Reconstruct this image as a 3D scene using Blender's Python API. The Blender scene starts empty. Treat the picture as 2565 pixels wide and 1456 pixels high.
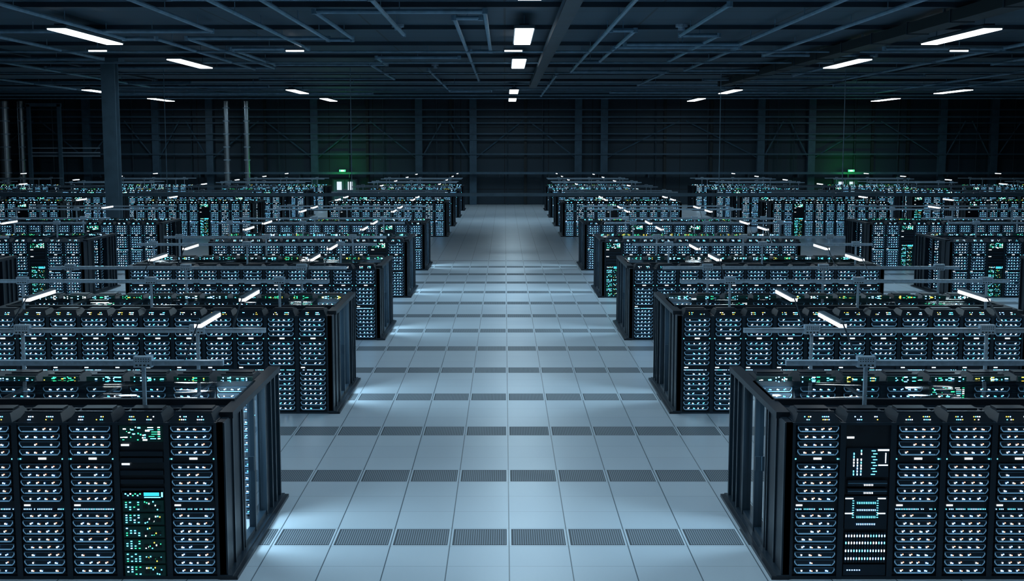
import bpy, math, random
from mathutils import Vector
random.seed(7)
scene = bpy.context.scene
scene.view_settings.view_transform = 'Standard'
COL = scene.collection

# ------------------------------------------------------------ materials
def new_mat(name):
    m = bpy.data.materials.new(name); m.use_nodes = True
    return m, m.node_tree, m.node_tree.nodes['Principled BSDF']

def pbr(name, col, rough=0.5, metal=0.0, emis=None, es=0.0, noise=0.0, nscale=8.0):
    m, nt, b = new_mat(name)
    b.inputs['Base Color'].default_value = (*col, 1)
    b.inputs['Roughness'].default_value = rough
    b.inputs['Metallic'].default_value = metal
    if emis:
        b.inputs['Emission Color'].default_value = (*emis, 1)
        b.inputs['Emission Strength'].default_value = es
        try: m.cycles.emission_sampling = 'NONE'
        except Exception: pass
    if noise > 0:
        tc = nt.nodes.new('ShaderNodeTexCoord')
        n = nt.nodes.new('ShaderNodeTexNoise'); n.inputs['Scale'].default_value = nscale
        n.inputs['Detail'].default_value = 5
        r = nt.nodes.new('ShaderNodeValToRGB')
        r.color_ramp.elements[0].position = 0.3; r.color_ramp.elements[1].position = 0.7
        r.color_ramp.elements[0].color = (*[c*(1-noise) for c in col], 1)
        r.color_ramp.elements[1].color = (*[min(1, c*(1+noise)) for c in col], 1)
        nt.links.new(tc.outputs['Object'], n.inputs['Vector'])
        nt.links.new(n.outputs['Fac'], r.inputs['Fac'])
        nt.links.new(r.outputs['Color'], b.inputs['Base Color'])
    return m

def led(name, col, s, sample=False):
    m, nt, b = new_mat(name)
    b.inputs['Base Color'].default_value = (*[c*0.5 for c in col], 1)
    b.inputs['Emission Color'].default_value = (*col, 1)
    b.inputs['Emission Strength'].default_value = s
    if not sample:
        try: m.cycles.emission_sampling = 'NONE'
        except Exception: pass
    return m

MATS = {
 'body': pbr('rack_black_paint', (0.005, 0.012, 0.021), 0.42, 0.0, noise=0.25, nscale=4),
 'frame': pbr('rack_frame_paint', (0.013, 0.028, 0.044), 0.35, 0.2),
 'bezel': pbr('drive_tray_bezel', (0.008, 0.022, 0.038), 0.4, 0.2),
 'steel': pbr('tray_lip_steel_glow', (0.2, 0.36, 0.5), 0.35, 0.35, (0.22, 0.55, 0.9), 0.27),  # blue emission stands in for lamp light caught by the lips
 'dim': pbr('tray_edge_steel_glow', (0.06, 0.13, 0.2), 0.4, 0.3, (0.15, 0.48, 0.85), 0.05),  # weaker added glow brightens the tray edges, which are no light source
 'w': led('led_white', (0.88, 0.95, 1.0), 7),
 'c': led('led_cyan', (0.10, 0.72, 1.0), 5.5),
 'b': led('led_blue', (0.22, 0.52, 1.0), 8),
 'o': led('led_orange', (1.0, 0.42, 0.25), 3.5),
 'g': led('led_green', (0.05, 0.9, 0.4), 2.2),
 'y': led('led_yellow', (1.0, 0.75, 0.1), 2.4),
 'screen': led('lcd_cyan', (0.05, 0.75, 0.9), 1.1),
 'label': led('lit_label', (0.8, 0.93, 1.0), 1.5),
 'pcb': pbr('circuit_board_glow', (0.005, 0.03, 0.032), 0.4, 0.0, (0.0, 0.35, 0.3), 0.015),  # faint glow put into the board material, apart from its LEDs
 'rail': pbr('galvanised_rail', (0.42, 0.56, 0.68), 0.4, 0.3, noise=0.15, nscale=20),
 'hole': pbr('dark_hole', (0.01, 0.018, 0.022), 0.6),
 'lamp': led('tube_lamp_glow', (0.92, 0.97, 1.0), 3.5, True),
 'panel': led('ceiling_panel_glow', (0.9, 0.97, 1.0), 7.0, True),
 'pipe': pbr('painted_pipe', (0.19, 0.34, 0.46), 0.4, 0.1, noise=0.2, nscale=3),
 'beam': pbr('ceiling_beam_paint', (0.022, 0.046, 0.07), 0.5, 0.1, noise=0.2, nscale=1),
 'wcol': pbr('wall_column_paint', (0.05, 0.105, 0.155), 0.55, 0.0, noise=0.15, nscale=2),
 'col': pbr('column_paint', (0.09, 0.17, 0.235), 0.55, 0.0, noise=0.15, nscale=2),
 'duct': pbr('polished_duct', (0.5, 0.58, 0.64), 0.25, 0.85),
 'house': pbr('lamp_housing', (0.06, 0.10, 0.13), 0.5),
 'door': pbr('door_paint', (0.05, 0.08, 0.10), 0.5),
 'win': led('door_window_glow', (0.8, 0.86, 1.0), 0.9),
 'exit': led('exit_sign_glow', (0.1, 1.0, 0.3), 2.0, True),
}
# clear glass: transparent + fresnel gloss, slightly wavy
def glass(name, tint, bump):
    m = bpy.data.materials.new(name); m.use_nodes = True
    nt = m.node_tree; nt.nodes.clear()
    o = nt.nodes.new('ShaderNodeOutputMaterial'); mix = nt.nodes.new('ShaderNodeMixShader')
    t = nt.nodes.new('ShaderNodeBsdfTransparent'); g = nt.nodes.new('ShaderNodeBsdfGlossy')
    t.inputs['Color'].default_value = (*tint, 1); g.inputs['Roughness'].default_value = 0.03
    f = nt.nodes.new('ShaderNodeFresnel'); f.inputs['IOR'].default_value = 1.5
    if bump:
        tc = nt.nodes.new('ShaderNodeTexCoord'); mp = nt.nodes.new('ShaderNodeMapping')
        mp.inputs['Scale'].default_value = (.55, 2.0, 1)
        n = nt.nodes.new('ShaderNodeTexNoise'); n.inputs['Scale'].default_value = 1.1; n.inputs['Detail'].default_value = 0
        b = nt.nodes.new('ShaderNodeBump'); b.inputs['Strength'].default_value = bump; b.inputs['Distance'].default_value = 0.05
        nt.links.new(tc.outputs['Object'], mp.inputs[0]); nt.links.new(mp.outputs[0], n.inputs['Vector'])
        nt.links.new(n.outputs['Fac'], b.inputs['Height']); nt.links.new(b.outputs['Normal'], g.inputs['Normal'])
    nt.links.new(f.outputs['Fac'], mix.inputs['Fac'])
    nt.links.new(t.outputs[0], mix.inputs[1]); nt.links.new(g.outputs[0], mix.inputs[2])
    nt.links.new(mix.outputs[0], o.inputs['Surface'])
    return m
MATS['glassroof'] = glass('roof_glass', (0.85, 0.93, 0.96), 0.3)
MATS['glassdoor'] = glass('door_glass', (0.85, 0.93, 0.97), 0)

# ------------------------------------------------------------ mesh builder
class MB:
    def __init__(s): s.v = []; s.f = []; s.m = []; s.names = []
    def mi(s, k):
        if k not in s.names: s.names.append(k)
        return s.names.index(k)
    def face(s, pts, k):
        i = len(s.v); s.v += pts; s.f.append(tuple(range(i, i+len(pts)))); s.m.append(s.mi(k))
    def box(s, x0, y0, z0, x1, y1, z1, k):
        i = len(s.v)
        s.v += [(x0,y0,z0),(x1,y0,z0),(x1,y1,z0),(x0,y1,z0),(x0,y0,z1),(x1,y0,z1),(x1,y1,z1),(x0,y1,z1)]
        for f in ((3,2,1,0),(4,5,6,7),(0,1,5,4),(1,2,6,5),(2,3,7,6),(3,0,4,7)):
            s.f.append(tuple(i+a for a in f)); s.m.append(s.mi(k))
    def hexa(s, p, k):
        i = len(s.v); s.v += p
        for f in ((3,2,1,0),(4,5,6,7),(0,1,5,4),(1,2,6,5),(2,3,7,6),(3,0,4,7)):
            s.f.append(tuple(i+a for a in f)); s.m.append(s.mi(k))
    def dot(s, x, y, z, w, h, k):
        s.face([(x-w/2,y,z-h/2),(x+w/2,y,z-h/2),(x+w/2,y,z+h/2),(x-w/2,y,z+h/2)], k)
    def tube(s, a, b, r, k, n=8):
        a = Vector(a); b = Vector(b); d = (b-a).normalized()
        u = d.orthogonal().normalized(); w = d.cross(u); i = len(s.v)
        for p in (a, b):
            for j in range(n):
                t = 2*math.pi*j/n
                s.v.append(tuple(p+u*(r*math.cos(t))+w*(r*math.sin(t))))
        mi = s.mi(k)
        for j in range(n):
            s.f.append((i+j, i+(j+1)%n, i+n+(j+1)%n, i+n+j)); s.m.append(mi)
        s.f.append(tuple(i+j for j in range(n))[::-1]); s.m.append(mi)
        s.f.append(tuple(i+n+j for j in range(n))); s.m.append(mi)
    def mesh(s, name):
        me = bpy.data.meshes.new(name); me.from_pydata(s.v, [], s.f)
        for k in s.names: me.materials.append(MATS[k])
        me.polygons.foreach_set('material_index', s.m); me.update()
        return me
def obj(name, me, loc=(0,0,0), parent=None):
    o = bpy.data.objects.new(name, me); o.location = loc; COL.objects.link(o)
    if parent: o.parent = parent
    return o
def empty(name, loc):
    o = bpy.data.objects.new(name, None); o.location = loc; o.empty_display_size = 0.3
    COL.objects.link(o); return o

# ------------------------------------------------------------ racks
RW = 0.62; RH = 1.98; NR = 11; PL = RW*NR; PD = 3.6
def tray(m, xc, y, z, pal, rng):
    w = 0.25
    m.box(xc-w, y+0.005, z-0.037, xc+w, y+0.05, z+0.037, 'bezel')
    m.box(xc-w, y+0.0, z+0.030, xc+w, y+0.006, z+0.037, 'dim')
    m.box(xc-0.205, y-0.012, z-0.037, xc+0.205, y+0.005, z-0.024, 'steel')
    for sgn in (-1, 1):
        a = xc+sgn*0.205; b = xc+sgn*0.243
        pts = [(a,y-0.01,z-0.036),(a+sgn*0.014,y-0.01,z-0.036),(b+sgn*0.008,y-0.01,z+0.004),(b-sgn*0.006,y-0.01,z+0.004)]
        m.face(pts if sgn > 0 else pts[::-1], 'steel')
        m.dot(xc+sgn*0.245, y-0.008, z+0.014, 0.012, 0.026, 'steel')
    for j in range(4):
        if rng.random() < 0.06: continue
        x = xc-0.155+j*0.10+rng.uniform(-0.012, 0.012)
        m.dot(x, y-0.004, z-0.004, 0.017, 0.016, pal[0] if rng.random() < 0.75 else pal[2])
        if rng.random() < 0.85:
            m.dot(x+0.019, y-0.004, z+rng.choice((-.008, .006)), 0.014, 0.013, pal[1] if rng.random() < 0.6 else pal[2])
def cap(m, x, y, rng, cols, n=.7):
    a = 0.03; t = 0.09
    m.hexa([(x+a,y+0.03,RH),(x+RW-a,y+0.03,RH),(x+RW-a,y+0.62,RH),(x+a,y+0.62,RH),
            (x+t,y+0.13,RH+0.10),(x+RW-t,y+0.13,RH+0.10),(x+RW-t,y+0.55,RH+0.10),(x+t,y+0.55,RH+0.10)], 'body')
    m.box(x+t-0.01, y+0.16, RH+0.10, x+RW-t+0.01, y+0.20, RH+0.112, 'frame')
    m.box(x+0.12, y+0.3, RH+0.10, x+RW-0.12, y+0.5, RH+0.12, 'body')
    for cx in (0.2, 0.42):
        for i in range(4):
            for j in range(2):
                if rng.random() < n:
                    zz = 0.03+j*0.03; yy = y+0.03+zz*1.0-0.006
                    m.dot(x+cx-0.04+i*0.024, yy, RH+zz, 0.014, 0.012, rng.choice(cols))
def rack(m, x, y, typ, rng, capcols='bcw', rich=False):
    xc = x+RW/2
    m.box(x+0.012, y+0.045, 0.0, x+RW-0.012, y+1.05, RH, 'body')
    m.box(x, y, 0, x+0.034, y+0.08, RH, 'frame'); m.box(x+RW-0.034, y, 0, x+RW, y+0.08, RH, 'frame')
    m.box(x+0.034, y+0.005, RH-0.03, x+RW-0.034, y+0.06, RH, 'frame')
    m.box(x+0.034, y+0.005, 0, x+RW-0.034, y+0.06, 0.04, 'frame')
    cap(m, x, y, rng, list(capcols))
    if rich:     # patch gear shelf on top of the inner rack row
        cols = rng.choice(('cbc', 'gcb', 'ycb', 'cwb', 'gyg', 'bcb'))
        m.box(x+.06, y+.0, RH+.0, x+RW-.06, y+.03, RH+.11, 'pcb')
        for _ in range(18):
            m.dot(x+.08+rng.random()*.46, y-.004, RH+.012+rng.random()*.09, .016*rng.choice((1,1,1,2,3)), .014, rng.choice(cols))
    if typ in 'ade':
        pal = {'a': ('w','o','b'), 'd': ('b','c','b'), 'e': ('w','b','c')}[typ]
        for z in (1.905, 1.808, 1.711, 1.614): tray(m, xc, y, z, pal, rng)
        m.dot(xc+0.01, y+0.035, 1.525, 0.10, 0.026, 'label')
        m.dot(x+0.05, y+0.035, 1.52, 0.02, 0.014, 'c'); m.dot(x+RW-0.05, y+0.035, 1.52, 0.02, 0.014, 'c')
        for i in range(5): tray(m, xc, y, 1.43-i*0.1, pal, rng)
        m.dot(x+0.11, y+0.035, 0.935, 0.08, 0.022, 'label')
        for i in range(24):
            if rng.random() < 0.85: m.dot(x+0.07+i*0.021, y+0.035, 0.885, 0.010, 0.012, rng.choice('cbb'))
        for i in range(8): tray(m, xc, y, 0.815-i*0.1, pal, rng)
    elif typ == 'g':
        def cluster(x0, x1, z0, z1, cols, n, big=0.012):
            for _ in range(n):
                m.dot(x0+rng.random()*(x1-x0), y+0.018, z0+rng.random()*(z1-z0), big*rng.choice((1, 1, 2, 3)), big*rng.choice((0.7, 1)), rng.choice(cols))
        m.box(x+0.045, y+0.02, 1.74, x+RW-0.045, y+0.05, 1.94, 'pcb')
        cluster(x+.07, x+.25, 1.76, 1.93, 'gcgw', 14); cluster(x+.27, x+.40, 1.76, 1.93, 'wcg', 10, .018)
        for zz in range(6): m.dot(x+.42+.06*rng.random(), y+.018, 1.78+zz*.028, .07, .008, rng.choice('gcw')); m.dot(x+.53, y+.018, 1.78+zz*.028, .03, .012, rng.choice('gw'))
        for z in (1.70, 1.46): m.dot(x+.11, y+.018, z, .1, .024, 'label')
        for z in (1.60, 1.52, 1.36, 1.25, 1.14): m.box(x+0.045, y+0.0, z-.035, x+RW-0.045, y+0.05, z+.02, 'bezel')
        m.box(x+.06, y+.0, 1.03, x+RW-.06, y+.05, 1.13, 'bezel')
        m.dot(xc+.11, y-.003, 1.085, .19, .045, 'screen'); m.dot(xc+.12, y-.003, 1.045, .2, .01, 'c'); m.dot(x+.55, y-.003, 1.08, .02, .06, 'c')
        for i in range(7): m.dot(x+.1+i*.03, y-.003, 1.09-.02*(i%2), .018, .016, rng.choice('cwg'))
        z = 0.93
        while z > 0.1:
            m.box(x+.06, y+.01, z-.07, x+RW-.06, y+.05, z+.07, 'pcb')
            for i in range(4):
                for j in range(4):
                    if rng.random() < .6: m.dot(x+.1+i*.05, y+.004, z+.05-j*.03, .022, .012, rng.choice('cgcb'))
            for i in range(8):
                m.dot(x+.33+i*.026, y+.004, z+rng.uniform(-.05, .06), .014, .016, rng.choice('cgwyc'))
            for i in range(3): m.box(x+.31+i*.08, y-.005, z-.03, x+.36+i*.08, y+.012, z+.01, 'hole')
            z -= .165
    elif typ == 'p':
        m.dot(x+.1, y+.035, 1.79, .09, .024, 'label')
        m.box(x+.05, y+.01, 1.30, x+RW-.05, y+.05, 1.66, 'bezel')
        for i in range(3):
            for j in range(9):
                if rng.random() < .8: m.dot(x+.14+i*.045, y+.004, 1.63-j*.037, .013, .024, rng.choice('cbw'))
        for j in range(9): m.dot(x+.38+.02*(j % 2), y+.004, 1.63-j*.037, .05, .009, 'c')
        m.dot(x+.5, y+.004, 1.64, .14, .022, 'label'); m.dot(x+.5, y+.004, 1.45, .12, .016, 'label')
        for j in range(10): m.dot(x+.53, y+.004, 1.6-j*.013, .012, .006, 'w')
        for z in (1.23, 1.13):
            m.box(x+.07, y-.02, z-.04, x+RW-.07, y+.05, z+.03, 'bezel')
            m.box(x+.07, y-.03, z-.005, x+RW-.07, y-.02, z+.003, 'dim')
            for i in range(6): m.dot(x+.27+i*.02, y-.032, z-.02, .008, .02, 'w')
        m.box(x+.05, y+.01, .64, x+RW-.05, y+.05, 1.06, 'bezel')
        for a in (.1, .5):
            for z in (1.03, .84): m.dot(x+a, y+.004, z, .10, .016, 'label')
            for j in range(8): m.dot(x+a+.05*(1 if a < .3 else -1), y+.004, 1.0-j*.03, .02, .008, 'c')
        for z in (.93, .75):
            m.box(x+.19, y+.0, z-.03, x+.43, y+.02, z+.03, 'body')
            for i in range(11): m.dot(x+.2+i*.022, y-.003, z+.045, .008, .025, 'c')
            for i in range(11): m.dot(x+.2+i*.022, y-.003, z-.045, .008, .02, 'b')
        for i in range(15):
            xx = x+.07+i*.034
            m.box(xx-.012, y-.01, .22, xx+.012, y+.05, .60, 'frame')
            for z in (.56, .47, .37, .27):
                m.dot(xx, y-.014, z, .013, .028, rng.choice('bwc'))
        m.box(x+.05, y+.0, .05, x+RW-.05, y+.05, .19, 'bezel')
        for i in range(6): m.dot(x+.1+i*.03, y-.004, .12, .015, .012, 'b')

ROWS = {}
def row_mesh(pattern, seed, capcols='bcw', rich=False):
    key = (pattern, seed, capcols, rich)
    if key not in ROWS:
        rng = random.Random(seed); m = MB()
        for i, t in enumerate(pattern): rack(m, i*RW, 0, t, rng, capcols, rich)
        ROWS[key] = m.mesh('rack_row')
    return ROWS[key]

def frame_mesh():
    m = MB()
    for e, s in ((0, -1), (PL, 1)):
        def bx(d0, y0, z0, d1, y1, z1, k):
            a, b = sorted((e+s*d0, e+s*d1)); m.box(a, y0, z0, b, y1, z1, k)
        bx(0, 0.0, 0, .08, 1.05, 1.98, 'body'); bx(0, 2.62, 0, .08, 3.6, 1.98, 'body')
        for y in (0.0, 0.46, .93): bx(.0, y, .05, .10, y+.05, 1.98, 'frame')
        for y in (1.05, 1.75, 2.55): bx(.01, y, .05, .10, y+.07, 1.98, 'frame')
        for y in (2.9, 3.2, 3.54): bx(.0, y, .05, .12, y+.06, 1.98, 'frame')
        bx(-.04, 0.35, 1.96, .13, 3.62, 2.04, 'body')
        bx(0, 1.05, 0.05, .09, 2.6, .12, 'frame')
        bx(0, -.02, 0, .22, 3.66, .045, 'body'); bx(.0, -.02, .045, .16, 3.66, .06, 'frame')
        bx(.05, 1.60, .95, .12, 1.63, 1.15, 'frame')
    m.box(0, 1.05, 1.98, PL, 1.13, 2.06, 'body'); m.box(0, 2.40, 1.98, PL, 2.46, 2.04, 'body')
    m.box(0, .62, 1.98, PL, .66, 2.03, 'frame')
    for i in range(0, NR+1, 2): m.box(i*RW-.02, 1.13, 2.0, i*RW+.02, 2.42, 2.04, 'frame')
    m.box(0, 3.55, 0, PL, 3.6, 1.98, 'body')
    for i in range(NR+1): m.box(max(0, i*RW-.015), 3.6, .03, i*RW+.015, 3.62, 1.95, 'frame')
    return m.mesh('containment_frame')
FR = frame_mesh()
def glass_meshes():
    m = MB(); m.face([(0, 1.13, 2.05), (PL, 1.13, 2.05), (PL, 2.42, 2.05), (0, 2.42, 2.05)], 'glassroof')
    d = MB()
    for e, s in ((0, -1), (PL, 1)):
        x = e+s*.04; d.face([(x, 1.1, .12), (x, 2.58, .12), (x, 2.58, 1.98), (x, 1.1, 1.98)], 'glassdoor')
    return m.mesh('roof_glass'), d.mesh('door_glass')
GR, GD = glass_meshes()
def rail_mesh(side, lamps):
    m = MB()
    X = (lambda d: PL-d) if side < 0 else (lambda d: d)
    for y in (0.70, 3.50):
        a, b = sorted((X(.05), X(PL-.05)))
        m.box(a, y-.03, 2.57, b, y+.03, 2.63, 'rail')
        m.box(a, y-.045, 2.63, b, y+.045, 2.638, 'rail')
        for d in (1.07, 3.69, 6.31):
            x = X(d)
            m.box(x-.022, y-.022, 1.98, x+.022, y+.022, 2.57, 'rail')
            m.box(x-.06, y-.06, 1.98, x+.06, y+.06, 2.0, 'rail')
            m.box(x-.115, y-.05, 2.55, x+.115, y+.05, 2.69, 'rail')
            for i in range(6):
                for j in range(2): m.dot(x-.08+i*.032, y-.052, 2.66-j*.03, .014, .012, 'hole')
            for i in range(4): m.dot(x-.075+i*.05, y-.052, 2.58, .028, .02, 'hole')
        ds = ((.55, 3.9) if side < 0 else (.97, 3.97))
        if lamps == 1: ds = ds[:1] if y > 1 else ds[1:]
        if lamps == 0: ds = ds[1:] if y > 1 else ()
        for d in ds:
            x = X(d)
            m.tube((x, y, 2.62), (x, y+.75, 3.0), .012, 'frame', 6)
            m.box(x-.04, y+.72, 2.995, x+.04, y+1.9, 3.02, 'house')
            m.box(x-.05, y+.75, 2.945, x+.05, y+1.87, 2.995, 'lamp')
    return m.mesh('service_rail')
RL = {(s, l): rail_mesh(s, l) for s in (-1, 1) for l in (0, 1, 2)}

def pod(side, xin, y, front, back, seed, near, lamps, capcols='bcw'):
    x0 = xin if side > 0 else -xin-PL
    p = empty('server_rack_pod', (x0, y, 0))
    if side < 0: front = front[::-1]
    obj('rack_row_front', row_mesh(front, seed, capcols), (0, 0, 0), p)
    obj('rack_row_back', row_mesh(back, seed+50, capcols, True), (0, 2.5, 0), p)
    obj('containment_frame', FR, (0, 0, 0), p)
    obj('service_rail', RL[(side, lamps)], (0, 0, 0), p)
    if near:
        obj('roof_glass', GR, (0, 0, 0), p); obj('door_glass', GD, (0, 0, 0), p)
        l = bpy.data.lights.new('pod_aisle_lamp', 'AREA'); l.shape = 'RECTANGLE'; l.size = 1.2; l.size_y = 1.2
        l.energy = 85; l.color = (.62, .86, 1)
        o = bpy.data.objects.new('pod_aisle_lamp', l); COL.objects.link(o); o.parent = p
        xx = PL-.75 if side < 0 else .75
        o.location = (xx, 1.8, 1.3); o.rotation_euler = (0, math.radians(75)*(-1 if side < 0 else 1), 0)

YR = [14.9, 24.5, 34.0, 43.7, 53.4, 73.3, 83.0, 93.0, 103.0]
FP = {0: ('agaaaaaaaaa', 'apaaaaaaaaa'), 1: ('eeeeeeeeeee', 'eeeeeeeeeee'), 2: ('ddededdeeed', 'ddededdeeed'),
      3: ('dgededdedee', 'gdededdedee'), 4: ('ddgededdede', 'ddegdedgded')}
for i, y in enumerate(YR):
    fl, fr = FP.get(i, ('dedddeeddge', 'deedgdededd'))
    cc = 'bcwy' if i < 2 else 'bcwwc'
    bk = 'edgdedeedge' if i else 'eeedgeeeede'
    nl = 2 if i < 5 else 1
    near = i < 5
    pod(-1, 3.53, y, fl, bk, 10+i, near, nl, cc); pod(1, 3.53, y, fr, bk, 20+i, near, nl, cc)
    if i >= 1:
        nl = 1 if i < 5 else 0
        pod(-1, 14.95, y, 'ededgddeded' if i != 3 else 'eegededdeee', bk, 31+i % 3, False, nl, cc)
        pod(1, 15.8, y, 'edgdeddedee', bk, 35+i % 3, False, nl, cc)
    if i >= 4:
        pod(-1, 26.3, y, 'ddegdedgded', bk, 41+i % 2, False, 0, cc); pod(1, 27.3, y, 'gdeddededge', bk, 43+i % 2, False, 0, cc)
    if i >= 7:
        pod(-1, 37.7, y, 'ddegdedgded', bk, 41+i % 2, False, 0, cc); pod(1, 38.7, y, 'gdeddededge', bk, 43+i % 2, False, 0, cc)

# ------------------------------------------------------------ room shell
X0, X1, Y0, Y1, ZC = -52.0, 54.0, -12.0, 114.0, 9.65
def floor_mat():
    m, nt, b = new_mat('raised_access_floor')
    N = nt.nodes; L = nt.links
    def M(op, a, c=None, d=None):
        n = N.new('ShaderNodeMath'); n.operation = op
        for i, q in enumerate((a, c, d)):
            if q is None: continue
            if isinstance(q, (int, float)): n.inputs[i].default_value = q
            else: L.new(q, n.inputs[i])
        return n.outputs[0]
    geo = N.new('ShaderNodeNewGeometry'); sp = N.new('ShaderNodeSeparateXYZ'); L.new(geo.outputs['Position'], sp.inputs[0])
    T = 0.8
    tx = M('DIVIDE', M('ADD', M('SUBTRACT', sp.outputs[0], .06), 800.0), T)
    ty = M('DIVIDE', M('ADD', M('SUBTRACT', sp.outputs[1], 16.18), 320.0), T)
    fx = M('FRACT', tx); fy = M('FRACT', ty)
    ix = M('FLOOR', tx); iy = M('FLOOR', ty)
    ex = M('MINIMUM', fx, M('SUBTRACT', 1.0, fx)); ey = M('MINIMUM', fy, M('SUBTRACT', 1.0, fy))
    lx = M('LESS_THAN', ex, .009); ly = M('MULTIPLY', M('LESS_THAN', ey, .010), .35)
    line = M('MAXIMUM', lx, ly)
    rowm = M('MULTIPLY', M('LESS_THAN', M('MODULO', iy, 4.0), .5), M('LESS_THAN', sp.outputs[1], 58.0))
    perf = M('MULTIPLY', rowm, M('MULTIPLY', M('GREATER_THAN', ex, .04), M('GREATER_THAN', ey, .055)))
    inner = M('MULTIPLY', rowm, M('MULTIPLY', M('GREATER_THAN', ex, .058), M('GREATER_THAN', ey, .085)))
    st = M('GREATER_THAN', M('SINE', M('MULTIPLY', fx, 2*math.pi*26)), 0.0)
    wn = N.new('ShaderNodeTexWhiteNoise'); wn.noise_dimensions = '2D'
    cb = N.new('ShaderNodeCombineXYZ'); L.new(ix, cb.inputs[0]); L.new(iy, cb.inputs[1]); L.new(cb.outputs[0], wn.inputs['Vector'])
    def mix(f, a, c):
        n = N.new('ShaderNodeMix'); n.data_type = 'RGBA'
        if isinstance(f, float): n.inputs[0].default_value = f
        else: L.new(f, n.inputs[0])
        for idx, q in ((6, a), (7, c)):
            if isinstance(q, tuple): n.inputs[idx].default_value = (*q, 1)
            else: L.new(q, n.inputs[idx])
        return n.outputs[2]
    base = mix(wn.outputs['Value'], (.51, .585, .65), (.54, .615, .675))
    base = mix(line, base, (.10, .14, .17))
    slat = mix(st, (.06, .075, .09), (.24, .285, .325))
    base = mix(perf, base, (.05, .065, .08))
    base = mix(inner, base, slat)
    L.new(base, b.inputs['Base Color'])
    nz = N.new('ShaderNodeTexNoise'); nz.inputs['Scale'].default_value = .6; nz.inputs['Detail'].default_value = 4
    L.new(geo.outputs['Position'], nz.inputs['Vector'])
    r = M('ADD', M('MULTIPLY', nz.outputs['Fac'], .12), .30); r = M('ADD', r, M('MULTIPLY', perf, .2))
    L.new(r, b.inputs['Roughness'])
    b.inputs['Specular IOR Level'].default_value = .4
    return m
MATS['floor'] = floor_mat()
def panel_mat(name, c1, c2, sx, sz, axis):
    m, nt, b = new_mat(name)
    geo = nt.nodes.new('ShaderNodeNewGeometry'); mp = nt.nodes.new('ShaderNodeMapping')
    if axis == 'wall': mp.inputs['Rotation'].default_value = (math.radians(90), 0, 0)
    br = nt.nodes.new('ShaderNodeTexBrick'); br.offset = 0
    br.inputs['Color1'].default_value = (*c1, 1); br.inputs['Color2'].default_value = (*c2, 1)
    br.inputs['Mortar'].default_value = (*[c*.4 for c in c1], 1)
    br.inputs['Scale'].default_value = 1; br.inputs['Mortar Size'].default_value = .04
    br.inputs['Brick Width'].default_value = sx; br.inputs['Row Height'].default_value = sz
    nt.links.new(geo.outputs['Position'], mp.inputs[0]); nt.links.new(mp.outputs[0], br.inputs['Vector'])
    nt.links.new(br.outputs['Color'], b.inputs['Base Color']); b.inputs['Roughness'].default_value = .6
    return m
MATS['ceil'] = panel_mat('ceiling_deck', (.026, .068, .108), (.034, .082, .125), 4.8, 2.4, 'c')
MATS['wall'] = panel_mat('hall_wall_panels', (.015, .036, .056), (.019, .044, .066), 4.0, 1.4, 'wall')
def slab(name, a, b, k):
    m = MB(); m.box(*a, *b, k); return obj(name, m.mesh(name))
slab('floor', (X0, Y0, -.2), (X1, Y1, 0), 'floor')
slab('ceiling', (X0, Y0, ZC), (X1, Y1, ZC+.2), 'ceil')
slab('wall_back', (X0-.2, Y1, -.2), (X1+.2, Y1+.2, ZC+.2), 'wall')
slab('wall_front', (X0-.2, Y0-.2, -.2), (X1+.2, Y0, ZC+.2), 'wall')
slab('wall_left', (X0-.2, Y0, -.2), (X0, Y1, ZC+.2), 'wall')
slab('wall_right', (X1, Y0, -.2), (X1+.2, Y1, ZC+.2), 'wall')

m = MB()
cols = [-47, -38, -31.7, -26.8, -17.3, -7.8, -2.87, 6.7, 9.05, 23.3, 27.9, 39.8, 44.5, 50]
for x in cols:
    m.box(x-.32, Y1-.5, 0, x+.32, Y1-.42, ZC, 'wcol'); m.box(x-.32, Y1-.08, 0, x+.32, Y1, ZC, 'wcol'); m.box(x-.05, Y1-.42, 0, x+.05, Y1-.08, ZC, 'wcol')
for x in (-42.5, -21.8, -12.5, -4.9, 1.9, 14.6, 18.8, 33.5, 36.7):
    m.box(x-.12, Y1-.25, 0, x+.12, Y1, ZC, 'hole')
obj('wall_steel_columns', m.mesh('wall_steel_columns'))
m = MB()
for z, t in ((7.95, .08), (7.4, .06), (6.43, .06), (5.9, .05), (4.6, .06), (8.6, .05)):
    m.box(X0, Y1-.62, z-t, X1, Y1-.5, z+t, 'wcol')
for a, b in zip(cols[:-1], cols[1:]):
    if b-a > 4:
        mid = (a+b)/2
        m.tube((a+.3, Y1-.3, 4.3), (mid-.3, Y1-.3, 7.6), .07, 'wcol', 6)
        m.tube((b-.3, Y1-.3, 4.3), (mid+.3, Y1-.3, 7.6), .07, 'wcol', 6)
        for q in (.33, .66): m.tube((a+(b-a)*q, Y1-.35, 0), (a+(b-a)*q, Y1-.35, ZC), .05, 'beam', 6)
obj('wall_girts', m.mesh('wall_girts'))
m = MB()
m.box(X0, Y1-1.5, 2.85, X1, Y1-.62, 2.95, 'beam'); m.box(X0, Y1-1.55, 2.8, X1, Y1-1.5, 3.0, 'wcol')
for i in range(24):
    x = X0+2+i*4.5
    m.box(x-.05, Y1-1.5, 2.5, x+.05, Y1, 2.85, 'beam')
obj('wall_cable_gallery', m.mesh('wall_cable_gallery'))

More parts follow.
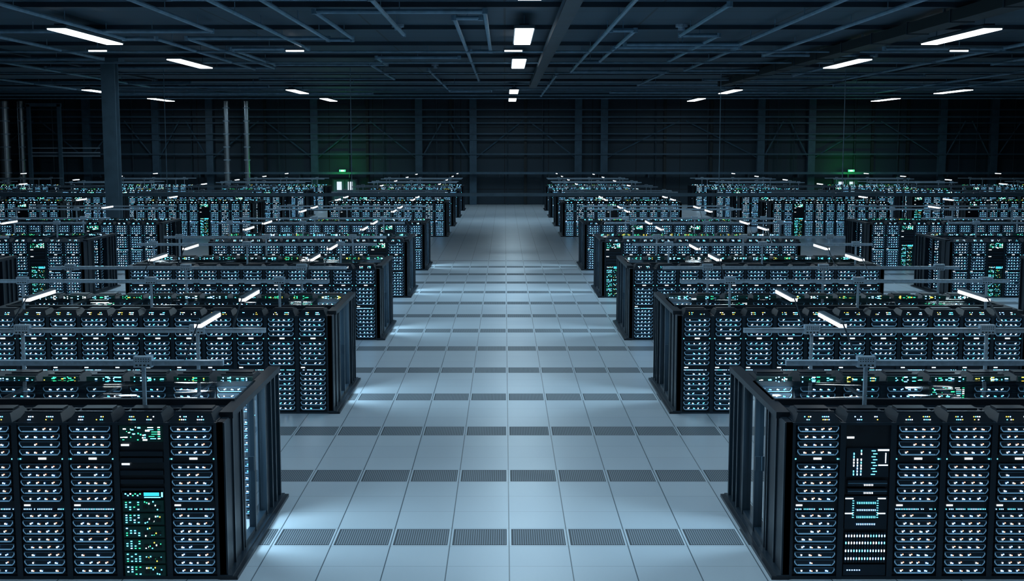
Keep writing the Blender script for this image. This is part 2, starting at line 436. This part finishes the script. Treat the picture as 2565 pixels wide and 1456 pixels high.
for x, r in ((-44.6, .45), (-43.1, .28), (-24.8, .26), (-23.0, .24)):
    m = MB(); m.tube((x, Y1-2.4, 0), (x, Y1-2.4, 9.3), r, 'duct', 20)
    z = .6
    while z < 9.2: m.tube((x, Y1-2.4, z), (x, Y1-2.4, z+.09), r+.05, 'rail', 20); z += 1.15
    obj('vertical_duct', m.mesh('vertical_duct'))
m = MB()
for x in (-42.2, -39.5): m.box(x-.15, Y1-3, 0, x+.15, Y1-2.7, 9.0, 'col')
m.box(-42.4, Y1-3, 8.8, -39.3, Y1-2.7, 9.1, 'col')
for z in (5.1, 4.7, 4.4): m.box(-42.2, Y1-2.9, z, -36, Y1-2.8, z+.1, 'rail')
obj('pipe_portal_frame', m.mesh('pipe_portal_frame'))

for n, x in ((1, -14.6), (2, 31.2)):
    p = empty('door_%d' % n, (x, Y1-.1, 0))
    m = MB()
    m.box(-1.15, -.1, 0, 1.15, .09, 2.35, 'door')
    for s in (-1, 1):
        m.box(s*.53-.48, -.16, .03, s*.53+.48, -.1, 2.25, 'col')
        m.dot(s*.5, -.17, 1.72, .44, .75, 'win')
        m.box(s*.1-.03, -.22, .95, s*.1+.03, -.16, 1.2, 'rail')
    obj('door_leaves', m.mesh('door_leaves'), (0, 0, 0), p)
    m = MB(); m.box(-.3, -.2, 0, .3, .0, .22, 'house'); m.dot(0, -.21, .11, .55, .18, 'exit'); m.dot(.0, -.215, .11, .22, .1, 'w')
    obj('exit_sign', m.mesh('exit_sign'), (x, Y1-1.56, 3.01))
    l = bpy.data.lights.new('exit_sign_light', 'POINT'); l.energy = 60; l.color = (.05, 1, .15); l.shadow_soft_size = .2
    o = bpy.data.objects.new('exit_sign_light', l); COL.objects.link(o); o.location = (x, Y1-2.6, 3.2)

m = MB()
x, y = -19.0, 60.5
m.box(x-.33, y-.3, 0, x+.33, y-.24, ZC, 'col'); m.box(x-.33, y+.24, 0, x+.33, y+.3, ZC, 'col'); m.box(x-.06, y-.24, 0, x+.06, y+.24, ZC, 'col')
m.box(x-.6, y-.5, ZC-.3, x+.6, y+.5, ZC, 'col'); m.box(x-.5, y-.45, 0, x+.5, y+.45, .06, 'col')
obj('building_column', m.mesh('building_column'))

m = MB()
m.box(-30, 69.9, 2.55, 33, 70.3, 2.60, 'beam'); m.box(-30, 69.86, 2.53, 33, 69.9, 2.70, 'col'); m.box(-30, 70.3, 2.53, 33, 70.34, 2.70, 'col')
for x in (-29, -19, -8.6, 12.06, 19.0, 31): m.tube((x, 70.1, 2.6), (x, 70.1, ZC), .025, 'pipe', 6)
obj('ceiling_hung_cable_tray', m.mesh('ceiling_hung_cable_tray'))

# ------------------------------------------------------------ ceiling services
m = MB()
y = 31.0
while y < 112: m.box(X0, y-.10, ZC-.15, X1, y+.10, ZC, 'beam'); y += 7.2
for x in (-45, -22.5, 22.5, 45): m.box(x-.08, Y0, ZC-.12, x+.08, Y1, ZC-.001, 'beam')
obj('ceiling_joists', m.mesh('ceiling_joists'))
m = MB()
m.box(1.6, 20, 9.1, 2.05, 82, 9.16, 'beam'); m.box(1.6, 20, 9.16, 1.65, 82, 9.35, 'col'); m.box(2.0, 20, 9.16, 2.05, 82, 9.35, 'col')
for i in range(10): m.tube((1.83, 22+i*6.5, 9.12), (1.83, 22+i*6.5, ZC), .03, 'pipe', 6)
obj('ceiling_cable_tray', m.mesh('ceiling_cable_tray'))
m = MB(); x = 13.9; m.box(x-.35, 20, 9.1, x+.35, 80, 9.45, 'hole')
for i in range(15): m.box(x-.38, 22+i*4.1, 9.07, x+.38, 22.08+i*4.1, 9.48, 'beam')
for i in range(7): m.tube((x, 22+i*9, 9.4), (x, 22+i*9, ZC), .05, 'pipe', 6)
obj('ventilation_duct', m.mesh('ventilation_duct'))
PZ = 9.35
paths = [
 [(-5.7, 47.2), (-5.7, 37.9), (-.6, 37.9), (-.6, 53.7), (-1.45, 53.7)],
 [(-.75, 39.5), (-1.58, 39.5), (-1.58, 77)],
 [(-6.6, 20), (-6.6, 47.2), (-5.7, 47.2)], [(-6.6, 47.2), (-11.9, 47.2), (-11.9, 65), (-23.7, 65)],
 [(-8.1, 20), (-8.1, 52), (-11.3, 52), (-11.3, 62), (-5.8, 62), (-5.8, 57), (-2.06, 57)],
 [(-14.07, 30), (-14.07, 46.7), (-12.9, 46.7), (-12.9, 65)],
 [(-14.7, 75.6), (-6.65, 75.6), (-6.65, 62)],
 [(-10.2, 20), (-10.2, 44), (-18.5, 44), (-18.5, 58), (-27, 58)],
 [(3.55, 20), (3.55, 67.2), (8.7, 67.2), (8.7, 82), (14, 82)],
 [(3.7, 44), (4.55, 44), (4.55, 51.5), (9.6, 51.5), (9.6, 67), (14.5, 67)],
 [(4.5, 51.5), (4.5, 59.7), (3.6, 59.7)],
 [(9.2, 20), (9.2, 49.3), (4.7, 49.3)],
 [(11.5, 20), (11.5, 56), (16.5, 56), (16.5, 72), (24, 72)],
 [(20.4, 30), (20.4, 76), (12, 76)], [(20.4, 51.5), (15.5, 51.5)],
 [(18, 25), (18, 43), (24, 43), (24, 62), (31, 62), (31, 90)],
 [(-24, 40), (-24, 85), (-16, 85)], [(-30, 55), (-30, 95), (-10, 95)], [(28, 60), (28, 95), (8, 95)],
 [(-4, 66), (-4, 92), (-1, 92)], [(2.9, 70), (2.9, 100)], [(-38, 80), (-20, 80)], [(22, 84), (40, 84)],
 [(-3.6, 45), (-3.6, 34), (-9, 34)], [(6.4, 36), (6.4, 46), (7.8, 46), (7.8, 60)],
]
m = MB()
for k, p in enumerate(paths):
    z = PZ-.03*(k % 3)
    for a, b in zip(p[:-1], p[1:]):
        m.tube((*a, z), (*b, z), .07, 'pipe', 8)
        L_ = math.dist(a, b); n = max(1, int(L_/4))
        for i in range(n):
            t = (i+.5)/n; q = (a[0]+(b[0]-a[0])*t, a[1]+(b[1]-a[1])*t)
            m.tube((*q, z), (*q, ZC), .015, 'pipe', 5)
    for a in p: m.tube((a[0], a[1], z-.08), (a[0], a[1], z+.08), .09, 'pipe', 8)
obj('ceiling_pipework', m.mesh('ceiling_pipework'))
m = MB()
for y in (52.6, 59.5, 68, 80, 88, 97, 104): m.tube((X0, y, 9.25), (X1, y, 9.25), .04, 'pipe', 6)
for i in range(16):
    x = -48+i*6.4
    m.tube((x, 52.6, 9.25), (x, 52.6, ZC), .015, 'pipe', 5); m.tube((x, 80, 9.25), (x, 80, ZC), .015, 'pipe', 5)
obj('ceiling_conduits', m.mesh('ceiling_conduits'))
for x, y in ((-3.8, 45), (6.3, 45), (-3.7, 67)):
    m = MB(); m.tube((x, y, ZC-.1), (x, y, ZC), .22, 'rail', 16); m.tube((x, y, ZC-.2), (x, y, ZC-.1), .13, 'rail', 16)
    obj('smoke_detector', m.mesh('smoke_detector'))

m = MB(); LL = 6.2
m.box(-.34, -LL/2, 0, .34, LL/2, .10, 'house'); m.box(-.30, -LL/2+.05, -.04, .30, LL/2-.05, .0, 'panel')
m.box(-.16, -LL/2+.3, .10, .16, LL/2-.3, .18, 'house')
for yy in (-2.3, 2.3): m.tube((0, yy, .1), (0, yy, ZC-9.15), .02, 'pipe', 6)
ML = m.mesh('panel_luminaire')
def lum(x, y, e):
    o = obj('ceiling_luminaire', ML, (x, y, 9.15))
    l = bpy.data.lights.new('luminaire_lamp', 'AREA'); l.shape = 'RECTANGLE'; l.size = .6; l.size_y = LL
    l.energy = e; l.color = (.49, .79, 1.0)
    q = bpy.data.objects.new('luminaire_lamp', l); COL.objects.link(q); q.parent = o; q.location = (0, 0, -.06)
for y, e, es in ((0.5, 100, 100), (15.2, 300, 330), (29.9, 200, 120), (44.2, 480, 330), (58.6, 50, 40), (88.6, 300, 220), (104.2, 170, 170)):
    for x in (-28.5, -14.6, .65, 15.9, 31.6):
        if abs(x) > 20 and y < 60: continue
        lum(x, y, e if abs(x) < 5 else es)
for x, y in ((-8.4, 50.5), (.35, 50.5), (18.2, 50.5), (-16.3, 50.5)):
    m = MB(); m.box(-.35, -.06, 0, .35, .06, .05, 'panel'); m.box(-.4, -.1, .05, .4, .1, .11, 'house'); m.tube((0, 0, .11), (0, 0, .55), .02, 'pipe', 6)
    obj('ceiling_strip_luminaire', m.mesh('ceiling_strip_luminaire'), (x, y, 9.1))

w = bpy.data.worlds.new('World'); scene.world = w; w.use_nodes = True
w.node_tree.nodes['Background'].inputs[0].default_value = (.05, .09, .13, 1)
w.node_tree.nodes['Background'].inputs[1].default_value = .3

# ------------------------------------------------------------ camera
cd = bpy.data.cameras.new('camera'); cd.sensor_width = 36; cd.lens = 36*3110/2565
cd.shift_x = 0.0072; cd.clip_end = 400; cd.clip_start = .1
co = bpy.data.objects.new('camera', cd); COL.objects.link(co)
co.location = (0, 0, 5.35); co.rotation_euler = (math.radians(90-6.65), 0, 0)
scene.camera = co
